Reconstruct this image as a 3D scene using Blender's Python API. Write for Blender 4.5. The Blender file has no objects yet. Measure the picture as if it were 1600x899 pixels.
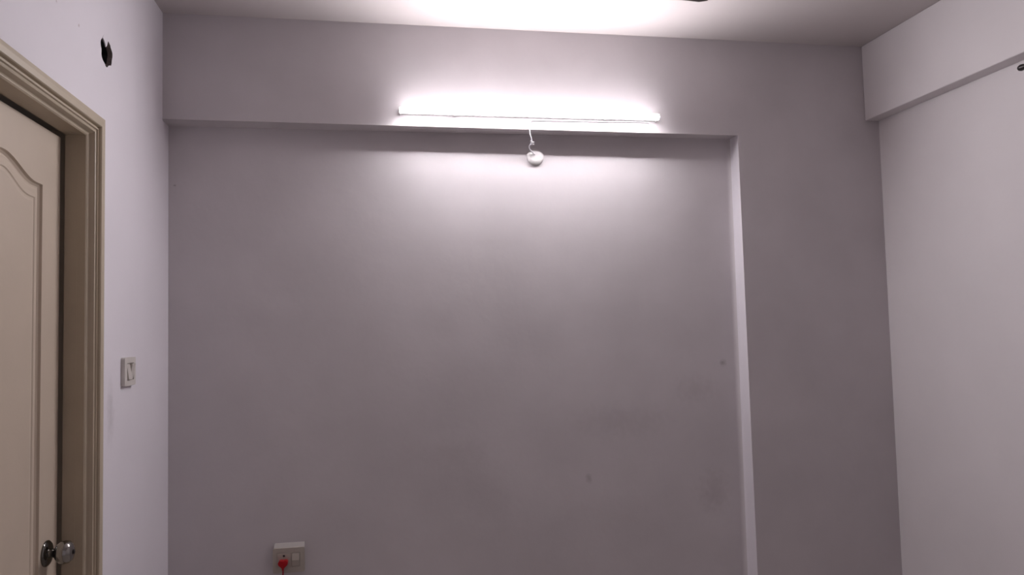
import bpy, bmesh, math, random
from mathutils import Vector, Matrix, geometry
random.seed(4)
scene = bpy.context.scene
C = scene.collection

# ------------------------------------------------------------------ camera
F_PX = 1169.37
YAW, PITCH, ROLL = 0.17929, 0.05578, -0.02413
cam_d = bpy.data.cameras.new('camera')
cam_d.sensor_width = 36.0
cam_d.lens = F_PX / 1600.0 * 36.0
cam_d.clip_start = 0.02
cam = bpy.data.objects.new('camera', cam_d)
C.objects.link(cam)
fw = Vector((math.sin(YAW) * math.cos(PITCH), math.cos(YAW) * math.cos(PITCH), math.sin(PITCH)))
rt0 = Vector((math.cos(YAW), -math.sin(YAW), 0))
up0 = rt0.cross(fw)
rt = rt0 * math.cos(ROLL) + up0 * math.sin(ROLL)
up = -rt0 * math.sin(ROLL) + up0 * math.cos(ROLL)
cam.matrix_world = Matrix(((rt.x, up.x, -fw.x, 0), (rt.y, up.y, -fw.y, 0), (rt.z, up.z, -fw.z, 1.5), (0, 0, 0, 1)))
scene.camera = cam

# ------------------------------------------------------------------ world, exposure
w = bpy.data.worlds.new('world')
scene.world = w
w.use_nodes = True
w.node_tree.nodes['Background'].inputs[0].default_value = (0.02, 0.02, 0.025, 1)
w.node_tree.nodes['Background'].inputs[1].default_value = 1.0
scene.view_settings.view_transform = 'Standard'
scene.view_settings.look = 'None'
scene.view_settings.gamma = 1
scene.view_settings.use_curve_mapping = False
scene.view_settings.exposure = 0.0
TUBE_POWER = 375.0
FLANK, FRONT_POW, TUBE_TILT = 0.04, 1.5, math.radians(17)
TUBE_COL = (1.0, 0.945, 0.98)

# ------------------------------------------------------------------ room numbers (metres)
L, RB, RW = -0.790, 2.174, 2.243          # left wall, right beam face, right wall
H, B, B2 = 2.740, 2.3235, 2.399           # ceiling, beam undersides (back, right)
D, ND = 2.985, 3.069                      # beam face, niche face
CX = 1.560                                # pilaster edge
YF = -0.75                                # wall behind the camera

# ------------------------------------------------------------------ materials
def mat(name, col, rough=0.7, metal=0.0, noise=0.0, nscale=6.0, bump=0.0, bscale=40.0, spec=0.3,
        spots=(), bump2=0.0, bscale2=5.0):
    """procedural paint/plastic/metal; spots = (centre, radii, colour, strength)"""
    m = bpy.data.materials.new(name)
    m.use_nodes = True
    nt = m.node_tree
    b = nt.nodes['Principled BSDF']
    b.inputs['Roughness'].default_value = rough
    b.inputs['Metallic'].default_value = metal
    b.inputs['Specular IOR Level'].default_value = spec
    geo = nt.nodes.new('ShaderNodeNewGeometry')
    n = nt.nodes.new('ShaderNodeTexNoise')
    n.inputs['Scale'].default_value = nscale
    n.inputs['Detail'].default_value = 5
    nt.links.new(geo.outputs['Position'], n.inputs['Vector'])
    r = nt.nodes.new('ShaderNodeMapRange')
    r.inputs['From Min'].default_value = 0.3
    r.inputs['From Max'].default_value = 0.7
    r.inputs['To Min'].default_value = 1 - noise
    r.inputs['To Max'].default_value = 1 + noise * 0.4
    nt.links.new(n.outputs['Fac'], r.inputs['Value'])
    mul = nt.nodes.new('ShaderNodeVectorMath')
    mul.operation = 'SCALE'
    mul.inputs[0].default_value = col
    nt.links.new(r.outputs['Result'], mul.inputs['Scale'])
    cur = mul.outputs['Vector']
    for (cen, rad, scol, st) in spots:
        sub = nt.nodes.new('ShaderNodeVectorMath'); sub.operation = 'SUBTRACT'
        nt.links.new(geo.outputs['Position'], sub.inputs[0]); sub.inputs[1].default_value = cen
        dv = nt.nodes.new('ShaderNodeVectorMath'); dv.operation = 'DIVIDE'
        nt.links.new(sub.outputs[0], dv.inputs[0]); dv.inputs[1].default_value = rad
        ln = nt.nodes.new('ShaderNodeVectorMath'); ln.operation = 'LENGTH'
        nt.links.new(dv.outputs[0], ln.inputs[0])
        ad = nt.nodes.new('ShaderNodeMath'); ad.operation = 'MULTIPLY_ADD'
        n2 = nt.nodes.new('ShaderNodeTexNoise'); n2.inputs['Scale'].default_value = 1.2 / max(min(rad), 0.004)
        n2.inputs['Detail'].default_value = 3
        nt.links.new(geo.outputs['Position'], n2.inputs['Vector'])
        nt.links.new(n2.outputs['Fac'], ad.inputs[0]); ad.inputs[1].default_value = 1.1
        nt.links.new(ln.outputs['Value'], ad.inputs[2])
        mr = nt.nodes.new('ShaderNodeMapRange'); mr.interpolation_type = 'SMOOTHSTEP'
        mr.inputs['From Min'].default_value = 0.45; mr.inputs['From Max'].default_value = 1.5
        mr.inputs['To Min'].default_value = st; mr.inputs['To Max'].default_value = 0
        nt.links.new(ad.outputs[0], mr.inputs['Value'])
        mx = nt.nodes.new('ShaderNodeMix'); mx.data_type = 'RGBA'
        nt.links.new(mr.outputs['Result'], mx.inputs['Factor'])
        nt.links.new(cur, mx.inputs['A']); mx.inputs['B'].default_value = (*scol, 1)
        cur = mx.outputs['Result']
    nt.links.new(cur, b.inputs['Base Color'])
    last = None
    for (st, sc, dist) in ((bump, bscale, 0.004), (bump2, bscale2, 0.02)):
        if st:
            bn = nt.nodes.new('ShaderNodeTexNoise')
            bn.inputs['Scale'].default_value = sc
            bn.inputs['Detail'].default_value = 4
            nt.links.new(geo.outputs['Position'], bn.inputs['Vector'])
            bp = nt.nodes.new('ShaderNodeBump')
            bp.inputs['Strength'].default_value = st
            bp.inputs['Distance'].default_value = dist
            nt.links.new(bn.outputs['Fac'], bp.inputs['Height'])
            if last: nt.links.new(last, bp.inputs['Normal'])
            last = bp.outputs['Normal']
    if last: nt.links.new(last, b.inputs['Normal'])
    return m

DIRT = (0.20, 0.17, 0.17)
M = {}
M['wall_white'] = mat('white_wall_paint', (0.77, 0.74, 0.785), 0.75, noise=0.03, nscale=3, bump=0.06, bscale=60, bump2=0.08, bscale2=4,
    spots=[((L, 2.44, 1.28), (0.03, 0.045, 0.13), DIRT, 0.22),
           ((L, 2.175, 2.357), (0.01, 0.007, 0.007), (0.25, 0.15, 0.12), 0.7),
           ((L, 2.03, 2.36), (0.01, 0.006, 0.006), (0.25, 0.15, 0.12), 0.5)])
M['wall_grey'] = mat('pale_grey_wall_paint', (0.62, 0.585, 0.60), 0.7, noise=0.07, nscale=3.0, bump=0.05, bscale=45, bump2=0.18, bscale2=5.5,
    spots=[((1.486, ND, 1.332), (0.022, 0.02, 0.022), DIRT, 0.55),
           ((0.863, ND, 0.869), (0.02, 0.02, 0.03), DIRT, 0.35),
           ((1.42, ND, 0.78), (0.10, 0.03, 0.14), DIRT, 0.20),
           ((-0.768, ND, 2.09), (0.008, 0.01, 0.008), DIRT, 0.7),
           ((1.0, ND, 1.1), (0.30, 0.03, 0.10), DIRT, 0.12),
           ((1.35, ND, 1.22), (0.14, 0.03, 0.10), DIRT, 0.14),
           ((0.3, ND, 1.0), (0.25, 0.03, 0.08), DIRT, 0.08)])
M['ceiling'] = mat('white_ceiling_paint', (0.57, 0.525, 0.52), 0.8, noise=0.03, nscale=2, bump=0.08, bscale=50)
M['floor'] = mat('floor_tile', (0.42, 0.38, 0.35), 0.35, noise=0.08, nscale=4)
M['grout'] = mat('tile_grout', (0.25, 0.23, 0.21), 0.8, noise=0.05)
M['door'] = mat('cream_door_paint', (0.56, 0.475, 0.38), 0.5, noise=0.05, nscale=5, bump=0.05, bscale=80)
M['frame'] = mat('cream_frame_paint', (0.485, 0.415, 0.315), 0.45, noise=0.07, nscale=8, bump=0.06, bscale=60)
M['chrome'] = mat('brushed_steel', (0.34, 0.33, 0.31), 0.14, metal=1.0, noise=0.05)
M['dark_metal'] = mat('dark_metal', (0.05, 0.045, 0.045), 0.35, metal=0.6, noise=0.1)
M['plate'] = mat('switch_plate_plastic', (0.66, 0.62, 0.58), 0.35, noise=0.03)
M['plate2'] = mat('aged_socket_plastic', (0.45, 0.41, 0.36), 0.4, noise=0.06, nscale=30)
M['plate3'] = mat('socket_box_plastic', (0.46, 0.43, 0.41), 0.4, noise=0.04)
M['rocker'] = mat('rocker_plastic', (0.60, 0.56, 0.52), 0.3, noise=0.03)
M['white_plastic'] = mat('white_plastic', (0.78, 0.77, 0.76), 0.35, noise=0.02)
M['cable_white'] = mat('white_cable_sheath', (0.76, 0.74, 0.78), 0.45, noise=0.03)
M['cover'] = mat('cover_plastic', (0.66, 0.64, 0.64), 0.4, noise=0.02)
M['bronze'] = mat('dark_polished_steel', (0.13, 0.125, 0.115), 0.15, metal=1.0, noise=0.05)
M['wall_side'] = mat('white_side_wall_paint', (0.74, 0.705, 0.715), 0.75, noise=0.04, nscale=3, bump=0.06, bscale=60, bump2=0.08, bscale2=4)
M['red'] = mat('red_plastic', (0.42, 0.004, 0.01), 0.3, noise=0.1, nscale=60)
M['red_cord'] = mat('red_cord_sheath', (0.30, 0.02, 0.03), 0.5, noise=0.1, nscale=60)
M['black'] = mat('black_rubber', (0.02, 0.02, 0.02), 0.5, noise=0.1)
M['hole'] = mat('dark_hole_inside', (0.02, 0.02, 0.022), 0.95, noise=0.3, nscale=40)
M['plaster'] = mat('broken_plaster_rim', (0.16, 0.13, 0.12), 0.9, noise=0.4, nscale=60, bump=0.5, bscale=90)
M['fan'] = mat('brown_fan_enamel', (0.07, 0.045, 0.04), 0.35, noise=0.1, nscale=20)

def emit_mat(name, col, strength):
    m = bpy.data.materials.new(name); m.use_nodes = True
    nt = m.node_tree
    b = nt.nodes['Principled BSDF']
    b.inputs['Base Color'].default_value = (0.8, 0.8, 0.8, 1)
    b.inputs['Emission Color'].default_value = (*col, 1)
    # the LED strip throws most of its light out of the front of the diffuser, less out of its flanks
    geo = nt.nodes.new('ShaderNodeNewGeometry')
    sp = nt.nodes.new('ShaderNodeVectorMath'); sp.operation = 'DOT_PRODUCT'; nt.links.new(geo.outputs['True Normal'], sp.inputs[0])
    sp.inputs[1].default_value = (0, -math.cos(TUBE_TILT), -math.sin(TUBE_TILT))      # strip turned a little downwards in its holders
    ng = nt.nodes.new('ShaderNodeMath'); ng.operation = 'MULTIPLY'; ng.use_clamp = True
    nt.links.new(sp.outputs['Value'], ng.inputs[0]); ng.inputs[1].default_value = 1
    pw = nt.nodes.new('ShaderNodeMath'); pw.operation = 'POWER'; nt.links.new(ng.outputs[0], pw.inputs[0]); pw.inputs[1].default_value = FRONT_POW
    ma = nt.nodes.new('ShaderNodeMath'); ma.operation = 'MULTIPLY_ADD'
    nt.links.new(pw.outputs[0], ma.inputs[0]); ma.inputs[1].default_value = strength * (1 - FLANK); ma.inputs[2].default_value = strength * FLANK
    nt.links.new(ma.outputs[0], b.inputs['Emission Strength'])
    return m
M['tube'] = emit_mat('lit_tube_diffuser', TUBE_COL, TUBE_POWER)

# ------------------------------------------------------------------ mesh helpers
def link(name, bm, m, parent=None, smooth=False, bevel=0.0, segs=2, angle=40):
    bmesh.ops.recalc_face_normals(bm, faces=bm.faces[:])
    me = bpy.data.meshes.new(name)
    if smooth:
        for f in bm.faces: f.smooth = True
    bm.to_mesh(me); bm.free()
    me.materials.append(m)
    o = bpy.data.objects.new(name, me)
    C.objects.link(o)
    if parent: o.parent = parent
    if smooth:
        me.set_sharp_from_angle(angle=math.radians(angle))
    if bevel:
        md = o.modifiers.new('bevel', 'BEVEL'); md.width = bevel; md.segments = segs
        md.limit_method = 'ANGLE'; md.angle_limit = math.radians(40)
    return o

def box(bm, x0, x1, y0, y1, z0, z1):
    v = [bm.verts.new((x, y, z)) for x in (x0, x1) for y in (y0, y1) for z in (z0, z1)]
    for f in ((0, 1, 3, 2), (4, 6, 7, 5), (0, 4, 5, 1), (2, 3, 7, 6), (0, 2, 6, 4), (1, 5, 7, 3)):
        bm.faces.new([v[i] for i in f])

def boxo(name, dims, m, parent=None, bevel=0.0):
    bm = bmesh.new(); box(bm, *dims)
    return link(name, bm, m, parent, bevel=bevel)

def frame_of(d):
    d = Vector(d).normalized()
    a = Vector((0, 0, 1)) if abs(d.z) < 0.9 else Vector((1, 0, 0))
    u = d.cross(a).normalized(); return d, u, d.cross(u).normalized()

def tube(bm, pts, r, n=10):
    pts = [Vector(p) for p in pts]
    rings = []
    for i, p in enumerate(pts):
        t = pts[min(i + 1, len(pts) - 1)] - pts[max(i - 1, 0)]
        d, u, v = frame_of(t)
        if rings:                                   # keep frames aligned
            u = (pu - d * pu.dot(d)).normalized(); v = d.cross(u)
        pu = u
        rr = r[i] if isinstance(r, (list, tuple)) else r
        rings.append([bm.verts.new(p + (u * math.cos(a) + v * math.sin(a)) * rr) for a in [2 * math.pi * k / n for k in range(n)]])
    for a, b in zip(rings, rings[1:]):
        for k in range(n):
            bm.faces.new((a[k], a[(k + 1) % n], b[(k + 1) % n], b[k]))
    bm.faces.new(rings[0][::-1]); bm.faces.new(rings[-1])

def lathe(bm, origin, axis, prof, n=32):
    """prof = (distance along axis, radius)"""
    d, u, v = frame_of(axis); o = Vector(origin)
    rings = []
    for (h, r) in prof:
        if r < 1e-5: rings.append([bm.verts.new(o + d * h)])
        else: rings.append([bm.verts.new(o + d * h + (u * math.cos(a) + v * math.sin(a)) * r) for a in [2 * math.pi * k / n for k in range(n)]])
    for a, b in zip(rings, rings[1:]):
        for k in range(n):
            k2 = (k + 1) % n
            if len(a) == 1 and len(b) == 1: continue
            if len(a) == 1: bm.faces.new((a[0], b[k], b[k2]))
            elif len(b) == 1: bm.faces.new((a[k], a[k2], b[0]))
            else: bm.faces.new((a[k], a[k2], b[k2], b[k]))
    for e in (rings[0], rings[-1]):
        if len(e) > 1: bm.faces.new(e)

def smooth_path(pts, sub=6):
    pts = [Vector(p) for p in pts]; out = []
    P = [pts[0]] + pts + [pts[-1]]
    for i in range(1, len(P) - 2):
        for k in range(sub):
            t = k / sub; a, b, c, d = P[i - 1], P[i], P[i + 1], P[i + 2]
            out.append(0.5 * ((2 * b) + (c - a) * t + (2 * a - 5 * b + 4 * c - d) * t * t + (3 * b - a - 3 * c + d) * t ** 3))
    out.append(pts[-1]); return out

def plate_with_holes(bm, outer, holes, to3, thick):
    """flat slab with holes: outer/holes are 2D loops, to3(u, v, depth) -> xyz; hole edges are walled through"""
    loops = [outer] + holes
    tess = geometry.tessellate_polygon([[Vector((u, v, 0)) for (u, v) in lp] for lp in loops])
    flat = [p for lp in loops for p in lp]
    f = [bm.verts.new(to3(u, v, 0)) for (u, v) in flat]
    k = [bm.verts.new(to3(u, v, thick)) for (u, v) in flat]
    for t in tess:
        bm.faces.new([f[i] for i in t]); bm.faces.new([k[i] for i in t[::-1]])
    s = 0
    for lp in loops:
        n = len(lp)
        for i in range(n):
            a, b = s + i, s + (i + 1) % n
            bm.faces.new((f[a], f[b], k[b], k[a]))
        s += n

def tag(o, label, cat, group=None):
    o['label'] = label; o['category'] = cat
    if group: o['group'] = group
    return o
def struct(o, label=None, cat=None):
    o['kind'] = 'structure'
    if label: o['label'] = label
    if cat: o['category'] = cat
    return o
def empty(name, loc):
    o = bpy.data.objects.new(name, None); o.empty_display_size = 0.1
    o.location = loc; C.objects.link(o); return o
def child(o, parent):
    """parent an object whose mesh is in world coordinates, keeping it in place"""
    o.parent = parent
    o.matrix_parent_inverse = Matrix.Translation(-parent_loc(parent))
    return o
def parent_loc(p):
    v = Vector((0, 0, 0))
    while p is not None:
        v += p.matrix_parent_inverse.translation + p.location; p = p.parent
    return v

# ------------------------------------------------------------------ floor and ceiling
# floor: a slab with tiles as pieces
fl = struct(boxo('floor', (L - 0.2, RW + 0.2, YF - 0.2, ND + 0.2, -0.12, -0.008), M['grout']), 'plain beige tiled floor of the room', 'floor')
bm = bmesh.new(); box(bm, -0.2985, 0.2985, -0.2985, 0.2985, 0, 0.008)
tile0 = link('tile', bm, M['floor'], bevel=0.001, segs=1)
first = True
for i in range(6):
    for j in range(7):
        cx, cy = L + 0.3 + 0.6 * i, ND - 0.3 - 0.6 * j
        x0, x1 = cx - 0.2985, min(cx + 0.2985, RW); y0, y1 = max(cy - 0.2985, YF), cy + 0.2985
        if x1 - x0 < 0.01 or y1 - y0 < 0.01: continue
        o = tile0 if first else tile0.copy()
        if not first: C.objects.link(o)
        first = False
        o.location = ((x0 + x1) / 2, (y0 + y1) / 2, -0.008)
        o.scale = ((x1 - x0) / 0.597, (y1 - y0) / 0.597, 1)
        o.parent = fl
struct(boxo('ceiling', (L - 0.2, RW + 0.2, YF - 0.2, ND + 0.2, H, H + 0.12), M['ceiling']), 'white painted flat ceiling', 'ceiling')

# ------------------------------------------------------------------ walls
DY0, DY1, DZ = 1.605, 2.285, 2.082         # clear door opening
OY0, OY1, OZ = DY0 - 0.025, DY1 + 0.025, DZ + 0.025   # rough opening in the wall
HC = (2.388, 2.364)                        # conduit hole centre (y, z)
hole = []
for k in range(36):
    a = 2 * math.pi * k / 36
    r = 1 + 0.05 * math.sin(3 * a + 1) + 0.05 * math.sin(7 * a) + random.uniform(-0.03, 0.03)
    if 0.30 * math.pi < a < 0.62 * math.pi: r *= 0.90
    hole.append((HC[0] + 0.049 * r * math.cos(a), HC[1] + 0.044 * r * math.sin(a)))
bm = bmesh.new()
TW = 0.16
outer = [(YF, 0), (OY0, 0), (OY0, OZ), (OY1, OZ), (OY1, 0), (ND + 0.1, 0), (ND + 0.1, H), (YF, H)]
plate_with_holes(bm, outer, [hole], lambda u, v, d: (L - d, u, v), TW)
wl = struct(link('wall_left', bm, M['wall_white']), 'white painted left wall with the door and a dark hole', 'wall')
# inside of the conduit hole: broken rim, dark lining closed at the back
bm = bmesh.new()
sc = lambda s, d: [Vector((L - d, HC[0] + (u - HC[0]) * s, HC[1] + (v - HC[1]) * s)) for (u, v) in hole]
rings = [[bm.verts.new(p) for p in sc(s, d)] for (s, d) in ((1.0, 0.0005), (0.97, 0.004), (0.90, 0.012), (0.88, 0.03))]
for a, b in zip(rings, rings[1:]):
    for k in range(36): bm.faces.new((a[k], a[(k + 1) % 36], b[(k + 1) % 36], b[k]))
link('hole_rim', bm, M['plaster'], wl)
bm = bmesh.new()
rings = [[bm.verts.new(p) for p in sc(s, d)] for (s, d) in ((0.88, 0.0125), (0.85, 0.10), (0.80, 0.15))]
for a, b in zip(rings, rings[1:]):
    for k in range(36): bm.faces.new((a[k], a[(k + 1) % 36], b[(k + 1) % 36], b[k]))
bm.faces.new(rings[-1])
link('hole_lining', bm, M['hole'], wl, smooth=True)
# flap of torn plaster / cover hanging over the top of the hole
bm = bmesh.new()
pts = [(-0.034, 0.030), (-0.024, 0.044), (0.000, 0.047), (0.012, 0.046), (0.012, 0.038), (0.002, 0.020), (-0.006, 0.012), (-0.018, 0.024), (-0.030, 0.030)]
plate_with_holes(bm, [(HC[0] + a, HC[1] + b) for a, b in pts], [], lambda u, v, d: (L + 0.0004 - d, u, v), 0.003)
link('plaster_flake', bm, M['wall_white'], wl)

struct(boxo('wall_right', (RW, RW + 0.15, YF, ND + 0.1, 0, H), M['wall_side']), 'white painted right wall below the side beam', 'wall')
struct(boxo('wall_front', (L - TW, RW + 0.15, YF - 0.15, YF, 0, H), M['wall_white']), 'plain white wall behind the camera', 'wall')
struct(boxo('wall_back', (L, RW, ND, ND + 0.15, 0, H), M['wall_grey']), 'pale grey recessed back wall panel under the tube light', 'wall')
# L-shaped surround (beam + pilaster), flush, in front of the recessed panel
bm = bmesh.new()
poly = [(L, B), (CX, B), (CX, 0), (RW, 0), (RW, H), (L, H)]
f = [bm.verts.new((x, D, z)) for x, z in poly]; k = [bm.verts.new((x, ND, z)) for x, z in poly]
bm.faces.new(f); bm.faces.new(k[::-1])
for i in range(6): bm.faces.new((f[i], f[(i + 1) % 6], k[(i + 1) % 6], k[i]))
bm.edges.ensure_lookup_table()
be = [e for e in bm.edges if all(abs(v.co.y - D) < 1e-6 for v in e.verts) and
      ((all(abs(v.co.z - B) < 1e-6 for v in e.verts)) or (all(abs(v.co.x - CX) < 1e-6 for v in e.verts)))]
bmesh.ops.bevel(bm, geom=be, offset=0.005, segments=3, affect='EDGES', profile=0.5)
fr_ = 0.022
cur = [(CX + 0.001, ND + 0.001), (CX + 0.001, ND - fr_)] + [(CX - fr_ + fr_ * math.cos(a), ND - fr_ + fr_ * math.sin(a)) for a in [math.radians(9 * k) for k in range(11)]] + [(CX - fr_, ND + 0.001)]
lo = [bm.verts.new((x, y, 0.0)) for x, y in cur]; hi = [bm.verts.new((x, y, B + 0.001)) for x, y in cur]
for i in range(len(cur)): bm.faces.new((lo[i], lo[(i + 1) % len(cur)], hi[(i + 1) % len(cur)], hi[i]))
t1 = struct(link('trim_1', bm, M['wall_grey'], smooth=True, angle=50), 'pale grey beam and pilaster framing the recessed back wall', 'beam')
t1.data.materials.append(M['wall_white'])          # pilaster's recess side: lighter colour paints in the light it catches
for p in t1.data.polygons:
    if p.normal.x < -0.6 and CX - 0.004 < p.center.x < CX + 0.004: p.material_index = 1
bm = bmesh.new(); box(bm, RB, RW, YF, D, B2, H)
struct(link('trim_2', bm, M['wall_side'], bevel=0.004), 'white beam running along the top of the right wall', 'beam')
# skirting
struct(boxo('baseboard_back', (L, CX, ND - 0.01, ND, 0, 0.1), M['floor'], bevel=0.002), 'low tile skirting along the back wall', 'skirting')
struct(boxo('baseboard_right', (RW - 0.01, RW, YF, D, 0, 0.1), M['floor'], bevel=0.002), 'low tile skirting along the right wall', 'skirting')

# ------------------------------------------------------------------ door in the left wall
FX = -0.870                                # door leaf face
door = empty('door_1', (FX, (DY0 + DY1) / 2, 0))
struct(door, 'cream moulded door closed in a cream frame in the left wall', 'door')
# architrave: moulded profile (t from the outer edge inwards, x position) mitred round the opening
OUT_Y1, OUT_Z = 2.348, 2.145
prof = [(0.0, L - 0.001), (0.0, L + 0.009), (0.003, L + 0.012), (0.014, L + 0.013), (0.028, L + 0.012), (0.030, L + 0.009), (0.0315, L + 0.0005),
        (0.0355, L + 0.0005), (0.037, L + 0.005), (0.041, L + 0.0055), (0.0425, L + 0.001), (0.045, L + 0.000), (0.047, L + 0.002), (0.050, L + 0.0005),
        (0.053, L - 0.007), (0.055, L - 0.013), (0.0575, L - 0.015), (0.060, L - 0.0155), (0.063, L - 0.019)]
OUT_Y0 = DY0 - 0.063
def arch_ring(t, x):
    return [(x, OUT_Y0 + t, 0.0), (x, OUT_Y0 + t, OUT_Z - t), (x, OUT_Y1 - t, OUT_Z - t), (x, OUT_Y1 - t, 0.0)]
bm = bmesh.new()
rings = [[bm.verts.new(p) for p in arch_ring(t, x)] for t, x in prof]
rings += [[bm.verts.new(p) for p in arch_ring(0.063, L - 0.04)], [bm.verts.new(p) for p in arch_ring(0.04, L - 0.04)],
          [bm.verts.new(p) for p in arch_ring(0.04, L - 0.001)]]
rr = rings + [rings[0]]
for a, b in zip(rr, rr[1:]):
    for k in range(3): bm.faces.new((a[k], a[k + 1], b[k + 1], b[k]))
child(link('architrave', bm, M['frame']), door)
# jamb lining with a stop, running back past the leaf
bm = bmesh.new()
JP = [(0.063, L - 0.039), (0.063, FX + 0.006), (0.047, FX + 0.006), (0.047, L - TW), (0.040, L - TW), (0.040, L - 0.039)]
rings = [[bm.verts.new(p) for p in arch_ring(t, x)] for t, x in JP]
rr = rings + [rings[0]]
for a, b in zip(rr, rr[1:]):
    for k in range(3): bm.faces.new((a[k], a[k + 1], b[k + 1], b[k]))
child(link('jamb', bm, M['frame'], bevel=0.0015), door)
# leaf: slab with two moulded panels, the upper one with a camel-back arch
LY0, LY1, LZ0, LZ1 = DY0 + 0.003, DY1 - 0.014, 0.012, DZ - 0.012
CY, HW = 1.945, 0.215
NA = 40
def panel_loop(s, z0, ztop, arch):
    hw = HW - s
    out = [(CY - hw, z0 + s), (CY + hw, z0 + s)]
    for i in range(NA + 1):
        u = 1 - 2 * i / NA
        au = abs(u)
        # flat shoulder, S-curve, broad crown
        t = min(max((au - 0.0) / 0.86, 0), 1)
        hgt = arch * (1 + math.cos(math.pi * t)) / 2
        sl = arch * math.pi / (2 * 0.86) * math.sin(math.pi * t) / HW if t < 1 else 0
        out.append((CY + hw * u, ztop + hgt - s * math.sqrt(1 + sl * sl) ))
    return out
bm = bmesh.new()
MP = [(0.0, 0.0), (0.003, 0.006), (0.008, 0.010), (0.012, 0.010), (0.018, 0.0065), (0.030, 0.003), (0.040, 0.0018), (0.043, 0.0040), (0.048, 0.0036), (0.054, 0.0016)]
panels = [(0.76, 1.914, 0.046), (0.14, 0.62, 0.0)]
loops0 = [panel_loop(0, *p) for p in panels]
outer = [(LY0, LZ0), (LY1, LZ0), (LY1, LZ1), (LY0, LZ1)]
allp = [outer] + loops0
tess = geometry.tessellate_polygon([[Vector((u, v, 0)) for u, v in lp] for lp in allp])
vs = [[bm.verts.new((FX, u, v)) for u, v in lp] for lp in allp]
flat = [v for g in vs for v in g]
for t in tess: bm.faces.new([flat[i] for i in t])
for pi_, p in enumerate(panels):
    prev = vs[1 + pi_]
    for (s, dep) in MP[1:]:
        cur = [bm.verts.new((FX - dep, u, v)) for u, v in panel_loop(s, *p)]
        for i in range(len(cur)):
            j = (i + 1) % len(cur); bm.faces.new((prev[i], prev[j], cur[j], cur[i]))
        prev = cur
    lp = [(v.co.y, v.co.z) for v in prev]
    for t in geometry.tessellate_polygon([[Vector((u, v, 0)) for u, v in lp]]): bm.faces.new([prev[i] for i in t])
bk = [bm.verts.new((FX - 0.035, u, v)) for u, v in outer]
bm.faces.new(bk)
for i in range(4): bm.faces.new((vs[0][i], vs[0][(i + 1) % 4], bk[(i + 1) % 4], bk[i]))
leaf = child(link('door_leaf', bm, M['door']), door)
# knob
KY, KZ = 2.205, 0.937
bm = bmesh.new()
lathe(bm, (FX, KY, KZ), (1, 0, 0), [(0.008, 0.012), (0.016, 0.0105), (0.022, 0.013), (0.028, 0.022), (0.036, 0.0285), (0.046, 0.0305), (0.056, 0.0285), (0.063, 0.022), (0.0665, 0.012), (0.0665, 0.0)], 40)
kn = child(link('door_knob', bm, M['chrome'], smooth=True), door); kn['label'] = 'round steel door knob'
bm = bmesh.new()
lathe(bm, (FX, KY, KZ), (1, 0, 0), [(0.0, 0.034), (0.003, 0.034), (0.007, 0.030), (0.009, 0.020), (0.0095, 0.0)], 40)
child(link('rosette', bm, M['bronze'], smooth=True), kn)
bm = bmesh.new()
lathe(bm, (FX + 0.0665, KY, KZ), (1, 0, 0), [(-0.002, 0.006), (0.0022, 0.006), (0.003, 0.0045), (0.003, 0.0)], 20)
child(link('lock_button', bm, M['dark_metal'], smooth=True), kn)
# hinges on the near stile
for hz in (0.3, 1.05, 1.85):
    bm = bmesh.new()
    tube(bm, [(FX + 0.001, DY0 - 0.001, hz - 0.05), (FX + 0.001, DY0 - 0.001, hz + 0.05)], 0.005, 10)
    child(link('hinge', bm, M['chrome'], smooth=True), door)

# ------------------------------------------------------------------ tube light on the beam
TX0, TX1, TZ = 0.099, 1.180, 2.3775
tl = tag(empty('tube_light', ((TX0 + TX1) / 2, D, TZ)), 'long lit white tube light batten mounted on the beam above the recess', 'light')
bm = bmesh.new(); box(bm, TX0 + 0.004, TX1 - 0.004, D - 0.026, D, TZ - 0.008, TZ + 0.008)
child(link('housing', bm, M['white_plastic'], bevel=0.003), tl)
bm = bmesh.new()
lathe(bm, (TX0, D - 0.0385, TZ), (1, 0, 0), [(0.0, 0.0), (0.0, 0.008), (0.002, 0.0115), (0.006, 0.0125), (TX1 - TX0 - 0.006, 0.0125), (TX1 - TX0 - 0.002, 0.0115), (TX1 - TX0, 0.008), (TX1 - TX0, 0.0)], 20)
df = child(link('tube', bm, M['tube'], smooth=True), tl); df['label'] = 'glowing white glass tube'
for x in (TX0, TX1 - 0.006):
    bm = bmesh.new(); box(bm, x, x + 0.006, D - 0.0265, D - 0.0005, TZ - 0.0115, TZ + 0.0115)
    child(link('end_cap', bm, M['white_plastic'], bevel=0.002), tl)
for x in (TX0 + 0.22, TX1 - 0.22):
    bm = bmesh.new(); box(bm, x - 0.01, x + 0.01, D - 0.0268, D - 0.0005, TZ - 0.0112, TZ + 0.0112)
    child(link('mounting_clip', bm, M['white_plastic'], bevel=0.001), tl)

# cable from the batten over the beam edge to the rose
cb = [(TX1 - 0.03, D - 0.006, TZ - 0.018), (1.12, D - 0.004, 2.3655), (0.95, D - 0.004, 2.3625), (0.773, D - 0.004, 2.361), (0.66, D - 0.0045, 2.3605),
      (0.638, D - 0.0055, 2.357), (0.630, D - 0.0065, 2.345), (0.629, D - 0.0065, 2.328), (0.634, D + 0.006, 2.305), (0.641, D + 0.018, 2.290), (0.647, D + 0.030, 2.279),
      (0.651, D + 0.034, 2.274), (0.645, D + 0.040, 2.271), (0.638, D + 0.045, 2.266), (0.640, D + 0.052, 2.256), (0.649, D + 0.058, 2.246), (0.660, D + 0.066, 2.238), (0.667, D + 0.072, 2.232)]
bm = bmesh.new(); tube(bm, smooth_path(cb, 5), 0.0026, 8)
wire = tag(link('light_cable', bm, M['cable_white'], smooth=True), 'thin white cable looping from the tube light down to the round cover', 'cable')
bm = bmesh.new()
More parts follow.
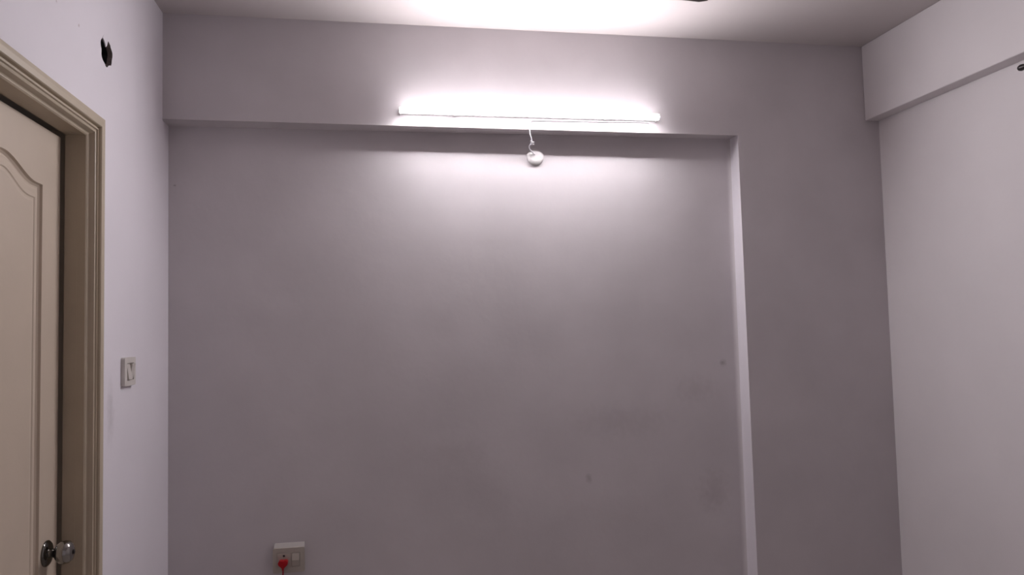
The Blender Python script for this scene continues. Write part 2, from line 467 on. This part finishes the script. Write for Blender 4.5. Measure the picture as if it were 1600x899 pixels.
kx, ky, kz = 0.648, D + 0.0335, 2.2755
tube(bm, smooth_path([(kx + 0.007 * math.cos(a) , ky + 0.006 * math.sin(a), kz + 0.0015 * a - 0.006) for a in [k * 0.7 for k in range(16)]], 3), 0.0018, 6)
tt = link('twisted_joint', bm, M['cable_white'], wire, smooth=True)

# round ceiling rose / junction cover on the recessed wall
RX, RZ = 0.669, 2.2265
rose = tag(empty('junction_cover', (RX, ND, RZ)), 'small round white junction cover on the recessed wall below the tube light', 'electrical cover')
bm = bmesh.new()
lathe(bm, (RX, ND, RZ), (0, -1, 0), [(0, 0.036), (0.003, 0.036), (0.007, 0.0345), (0.011, 0.030), (0.0135, 0.022), (0.0145, 0.014), (0.0145, 0.0)], 48)
child(link('cover', bm, M['cover'], smooth=True), rose)
for dx in (-0.02, 0.02):
    bm = bmesh.new(); lathe(bm, (RX + dx, ND - 0.0125, RZ), (0, -1, 0), [(0, 0.0035), (0.002, 0.0032), (0.0026, 0.002), (0.0026, 0)], 14)
    child(link('screw', bm, M['cover'], smooth=True), rose)

# ------------------------------------------------------------------ small switch on the left wall
SY0, SY1, SZ0, SZ1 = 2.530, 2.636, 1.350, 1.440
SX = L + 0.012
sw = tag(empty('light_switch', (L, 2.585, 1.395)), 'small white two-rocker switch plate on the left wall beside the door', 'switch')
def rounded(y0, y1, z0, z1, r, n=4):
    out = []
    for (cy, cz, a0) in ((y1 - r, z0 + r, -90), (y1 - r, z1 - r, 0), (y0 + r, z1 - r, 90), (y0 + r, z0 + r, 180)):
        for k in range(n + 1):
            a = math.radians(a0 + 90 * k / n); out.append((cy + r * math.cos(a), cz + r * math.sin(a)))
    return out
bm = bmesh.new()
win = [(2.552, 1.368), (2.618, 1.368), (2.618, 1.422), (2.552, 1.422)]
plate_with_holes(bm, rounded(SY0, SY1, SZ0, SZ1, 0.006), [win], lambda u, v, d: (SX - d, u, v), 0.012)
child(link('plate', bm, M['plate'], bevel=0.0015), sw)
boxb = bmesh.new(); box(boxb, L, SX - 0.007, 2.5525, 2.6175, 1.3685, 1.4215)
child(link('module_bed', boxb, M['rocker']), sw)
for i, tilt in enumerate((1, -1)):
    y0 = 2.553 + 0.0325 * i; y1 = y0 + 0.031
    bm = bmesh.new()
    zz = [1.370, 1.395, 1.420]
    hx = [0.004, 0.0, -0.004] if tilt > 0 else [-0.004, 0.0, 0.004]
    fr = [(bm.verts.new((SX + 0.002 + h, y0, z)), bm.verts.new((SX + 0.002 + h, y1, z))) for z, h in zip(zz, hx)]
    bkv = [(bm.verts.new((SX - 0.008, y0, z)), bm.verts.new((SX - 0.008, y1, z))) for z in zz]
    for k in range(2):
        bm.faces.new((fr[k][0], fr[k][1], fr[k + 1][1], fr[k + 1][0])); bm.faces.new((bkv[k][0], bkv[k + 1][0], bkv[k + 1][1], bkv[k][1]))
        bm.faces.new((fr[k][0], fr[k + 1][0], bkv[k + 1][0], bkv[k][0])); bm.faces.new((fr[k][1], bkv[k][1], bkv[k + 1][1], fr[k + 1][1]))
    bm.faces.new((fr[0][0], bkv[0][0], bkv[0][1], fr[0][1])); bm.faces.new((fr[2][0], fr[2][1], bkv[2][1], bkv[2][0]))
    child(link('rocker', bm, M['rocker'], bevel=0.0008), sw)

# ------------------------------------------------------------------ socket low on the recessed wall
PX0, PX1, PZ0, PZ1 = -0.405, -0.287, 0.588, 0.682
PY = ND - 0.034
so = tag(empty('wall_socket', (-0.346, ND, 0.642)), 'white socket plate with one rocker switch low on the recessed wall', 'socket')
wins = [[(PX0 + 0.016, PZ0 + 0.022), (PX0 + 0.066, PZ0 + 0.022), (PX0 + 0.066, PZ1 - 0.020), (PX0 + 0.016, PZ1 - 0.020)],
        [(PX0 + 0.070, PZ0 + 0.022), (PX0 + 0.100, PZ0 + 0.022), (PX0 + 0.100, PZ1 - 0.020), (PX0 + 0.070, PZ1 - 0.020)]]
bm = bmesh.new()
plate_with_holes(bm, rounded(PX0, PX1, PZ0, PZ1, 0.006), wins, lambda u, v, d: (u, PY + d, v), 0.012)
child(link('plate', bm, M['plate2'], bevel=0.0015), so)
bm = bmesh.new()
sec = [(ND, PZ0 + 0.001), (PY + 0.0125, PZ0 + 0.001), (PY + 0.0125, PZ1 - 0.003), (PY + 0.018, PZ1 + 0.001), (ND, PZ1 + 0.012)]
a_ = [bm.verts.new((PX0 + 0.002, y, z)) for y, z in sec]; b_ = [bm.verts.new((PX1 - 0.002, y, z)) for y, z in sec]
bm.faces.new(a_); bm.faces.new(b_[::-1])
for i in range(5): bm.faces.new((a_[i], a_[(i + 1) % 5], b_[(i + 1) % 5], b_[i]))
child(link('back_box', bm, M['plate3'], bevel=0.001), so)
# socket module with three pin holes
def circ(cx, cz, r, n=14): return [(cx + r * math.cos(2 * math.pi * k / n), cz + r * math.sin(2 * math.pi * k / n)) for k in range(n)]
mx = PX0 + 0.041; mz = (PZ0 + PZ1) / 2
bm = bmesh.new()
w0 = wins[0]
plate_with_holes(bm, [(w0[0][0] + 0.0005, w0[0][1] + 0.0005), (w0[1][0] - 0.0005, w0[1][1] + 0.0005), (w0[2][0] - 0.0005, w0[2][1] - 0.0005), (w0[3][0] + 0.0005, w0[3][1] - 0.0005)],
    [circ(mx, mz + 0.017, 0.0048), circ(mx - 0.011, mz - 0.008, 0.0038), circ(mx + 0.011, mz - 0.008, 0.0038)], lambda u, v, d: (u, PY - 0.0015 + d, v), 0.008)
sm = child(link('socket_module', bm, M['plate2'], bevel=0.0006), so)
bm = bmesh.new(); box(bm, w0[0][0] + 0.001, w0[1][0] - 0.001, PY + 0.0068, PY + 0.0125, w0[0][1] + 0.001, w0[2][1] - 0.001)
child(link('pin_well', bm, M['black']), sm)
# rocker, upper half pushed proud
w1 = wins[1]
bm = bmesh.new()
zz = [w1[0][1] + 0.001, mz, w1[2][1] - 0.001]; hh = [0.0, 0.005, 0.0]
fr = [(bm.verts.new((w1[0][0] + 0.001, PY - h, z)), bm.verts.new((w1[1][0] - 0.001, PY - h, z))) for z, h in zip(zz, hh)]
bkv = [(bm.verts.new((w1[0][0] + 0.001, PY + 0.011, z)), bm.verts.new((w1[1][0] - 0.001, PY + 0.011, z))) for z in zz]
for k in range(2):
    bm.faces.new((fr[k][0], fr[k][1], fr[k + 1][1], fr[k + 1][0])); bm.faces.new((bkv[k][0], bkv[k + 1][0], bkv[k + 1][1], bkv[k][1]))
    bm.faces.new((fr[k][0], fr[k + 1][0], bkv[k + 1][0], bkv[k][0])); bm.faces.new((fr[k][1], bkv[k][1], bkv[k + 1][1], fr[k + 1][1]))
bm.faces.new((fr[0][0], bkv[0][0], bkv[0][1], fr[0][1])); bm.faces.new((fr[2][0], fr[2][1], bkv[2][1], bkv[2][0]))
child(link('rocker', bm, M['plate2'], bevel=0.0008), so)
# red plug and cord
pl = tag(empty('red_plug', (mx, PY, mz - 0.008)), 'red plug with a thin red cord hanging from the low socket', 'plug')
bm = bmesh.new()
px, pz = mx - 0.001, mz - 0.006
half = [(-0.0, 0.011), (0.007, 0.0125), (0.0145, 0.011), (0.0185, 0.004), (0.0165, -0.004), (0.009, -0.011), (0.004, -0.016), (0.0032, -0.024)]
pf = [(px + a, pz + b) for a, b in half] + [(px - a, pz + b) for a, b in half[::-1][:-1]]
plate_with_holes(bm, pf, [], lambda u, v, d: (u, PY - 0.0016 - d, v), 0.026)
child(link('plug_body', bm, M['red'], bevel=0.003), pl)
for dx in (-0.011, 0.011):
    bm = bmesh.new(); tube(bm, [(mx + dx, PY + 0.006, mz - 0.008), (mx + dx, PY - 0.004, mz - 0.008)], 0.0024, 10)
    child(link('pin', bm, M['chrome'], smooth=True), pl)
bm = bmesh.new()
tube(bm, smooth_path([(px, PY - 0.014, pz - 0.020), (px - 0.001, PY - 0.0145, pz - 0.04), (px - 0.004, PY - 0.015, pz - 0.09), (px - 0.002, PY - 0.02, pz - 0.25),
     (px + 0.006, PY - 0.03, 0.20), (px + 0.01, PY - 0.05, 0.04), (px + 0.03, PY - 0.09, 0.004), (px + 0.12, PY - 0.14, 0.0035), (px + 0.28, PY - 0.12, 0.0035)], 8), 0.0028, 8)
child(link('cord', bm, M['red_cord'], smooth=True), pl)

# ------------------------------------------------------------------ curtain rod under the right beam
rx, rz = RW - 0.052, 2.356
rod = tag(empty('curtain_rod', (rx, 1.2, rz)), 'black curtain rod end on the right wall just under the side beam', 'curtain rod')
bm = bmesh.new(); tube(bm, [(rx, 2.155, rz), (rx, 0.35, rz)], 0.0075, 16)
child(link('pole', bm, M['dark_metal'], smooth=True), rod)
for y, s in ((2.155, 1), (0.35, -1)):
    bm = bmesh.new(); lathe(bm, (rx, y, rz), (0, s, 0), [(-0.004, 0.0085), (0.002, 0.0085), (0.004, 0.0085), (0.010, 0.0105), (0.018, 0.0115), (0.026, 0.009), (0.031, 0.004), (0.032, 0)], 20)
    child(link('finial', bm, M['dark_metal'], smooth=True), rod)
for y in (1.98, 0.5):
    bm = bmesh.new()
    tube(bm, [(RW - 0.002, y, rz), (rx, y, rz)], 0.005, 12)
    lathe(bm, (RW, y, rz), (-1, 0, 0), [(0, 0.02), (0.004, 0.02), (0.005, 0.012), (0.005, 0)], 20)
    lathe(bm, (rx, y - 0.006, rz), (0, 1, 0), [(0, 0.0105), (0.012, 0.0105)], 20)
    child(link('bracket', bm, M['dark_metal'], smooth=True), rod)

# ------------------------------------------------------------------ ceiling fan (only a blade tip reaches the frame)
fx, fy, fz = 0.710, 1.299, H - 0.35
fan = tag(empty('ceiling_fan', (fx, fy, H)), 'dark brown ceiling fan, only one blade tip showing at the top edge', 'fan')
bm = bmesh.new(); lathe(bm, (fx, fy, H), (0, 0, -1), [(0, 0.06), (0.01, 0.062), (0.05, 0.045), (0.07, 0.02), (0.07, 0)], 32)
child(link('canopy', bm, M['fan'], smooth=True), fan)
bm = bmesh.new(); tube(bm, [(fx, fy, H - 0.06), (fx, fy, fz + 0.05)], 0.011, 16)
child(link('downrod', bm, M['fan'], smooth=True), fan)
bm = bmesh.new(); lathe(bm, (fx, fy, fz), (0, 0, 1), [(-0.05, 0), (-0.05, 0.05), (-0.04, 0.085), (-0.01, 0.105), (0.02, 0.105), (0.05, 0.07), (0.065, 0.025), (0.065, 0)], 40)
child(link('motor', bm, M['fan'], smooth=True), fan)
FAN_A, FAN_R = 77.0, 0.600
for k in range(3):
    a = math.radians(FAN_A + 120 * k); ca, sa = math.cos(a), math.sin(a)
    def T(r, s, z): return (fx + ca * r - sa * s, fy + sa * r + ca * s, fz + z)
    out = [(0.17, -0.045), (0.30, -0.055), (FAN_R - 0.05, -0.062), (FAN_R - 0.012, -0.055), (FAN_R, -0.035), (FAN_R, 0.035), (FAN_R - 0.012, 0.055), (FAN_R - 0.05, 0.062), (0.30, 0.055), (0.17, 0.045)]
    bm = bmesh.new()
    t_ = [bm.verts.new(T(r, s, 0.002 + s * 0.16)) for r, s in out]; b_ = [bm.verts.new(T(r, s, -0.002 + s * 0.16)) for r, s in out]
    bm.faces.new(t_); bm.faces.new(b_[::-1])
    for i in range(len(out)): bm.faces.new((t_[i], t_[(i + 1) % len(out)], b_[(i + 1) % len(out)], b_[i]))
    bl = child(link('blade', bm, M['fan']), fan)
    bm = bmesh.new()
    o2 = [(0.08, -0.02), (0.16, -0.022), (0.22, -0.035), (0.24, 0.0), (0.22, 0.035), (0.16, 0.022), (0.08, 0.02)]
    t_ = [bm.verts.new(T(r, s, -0.003 + s * 0.16)) for r, s in o2]; b_ = [bm.verts.new(T(r, s, -0.007 + s * 0.16)) for r, s in o2]
    bm.faces.new(t_); bm.faces.new(b_[::-1])
    for i in range(len(o2)): bm.faces.new((t_[i], t_[(i + 1) % len(o2)], b_[(i + 1) % len(o2)], b_[i]))
    child(link('blade_iron', bm, M['fan']), bl)
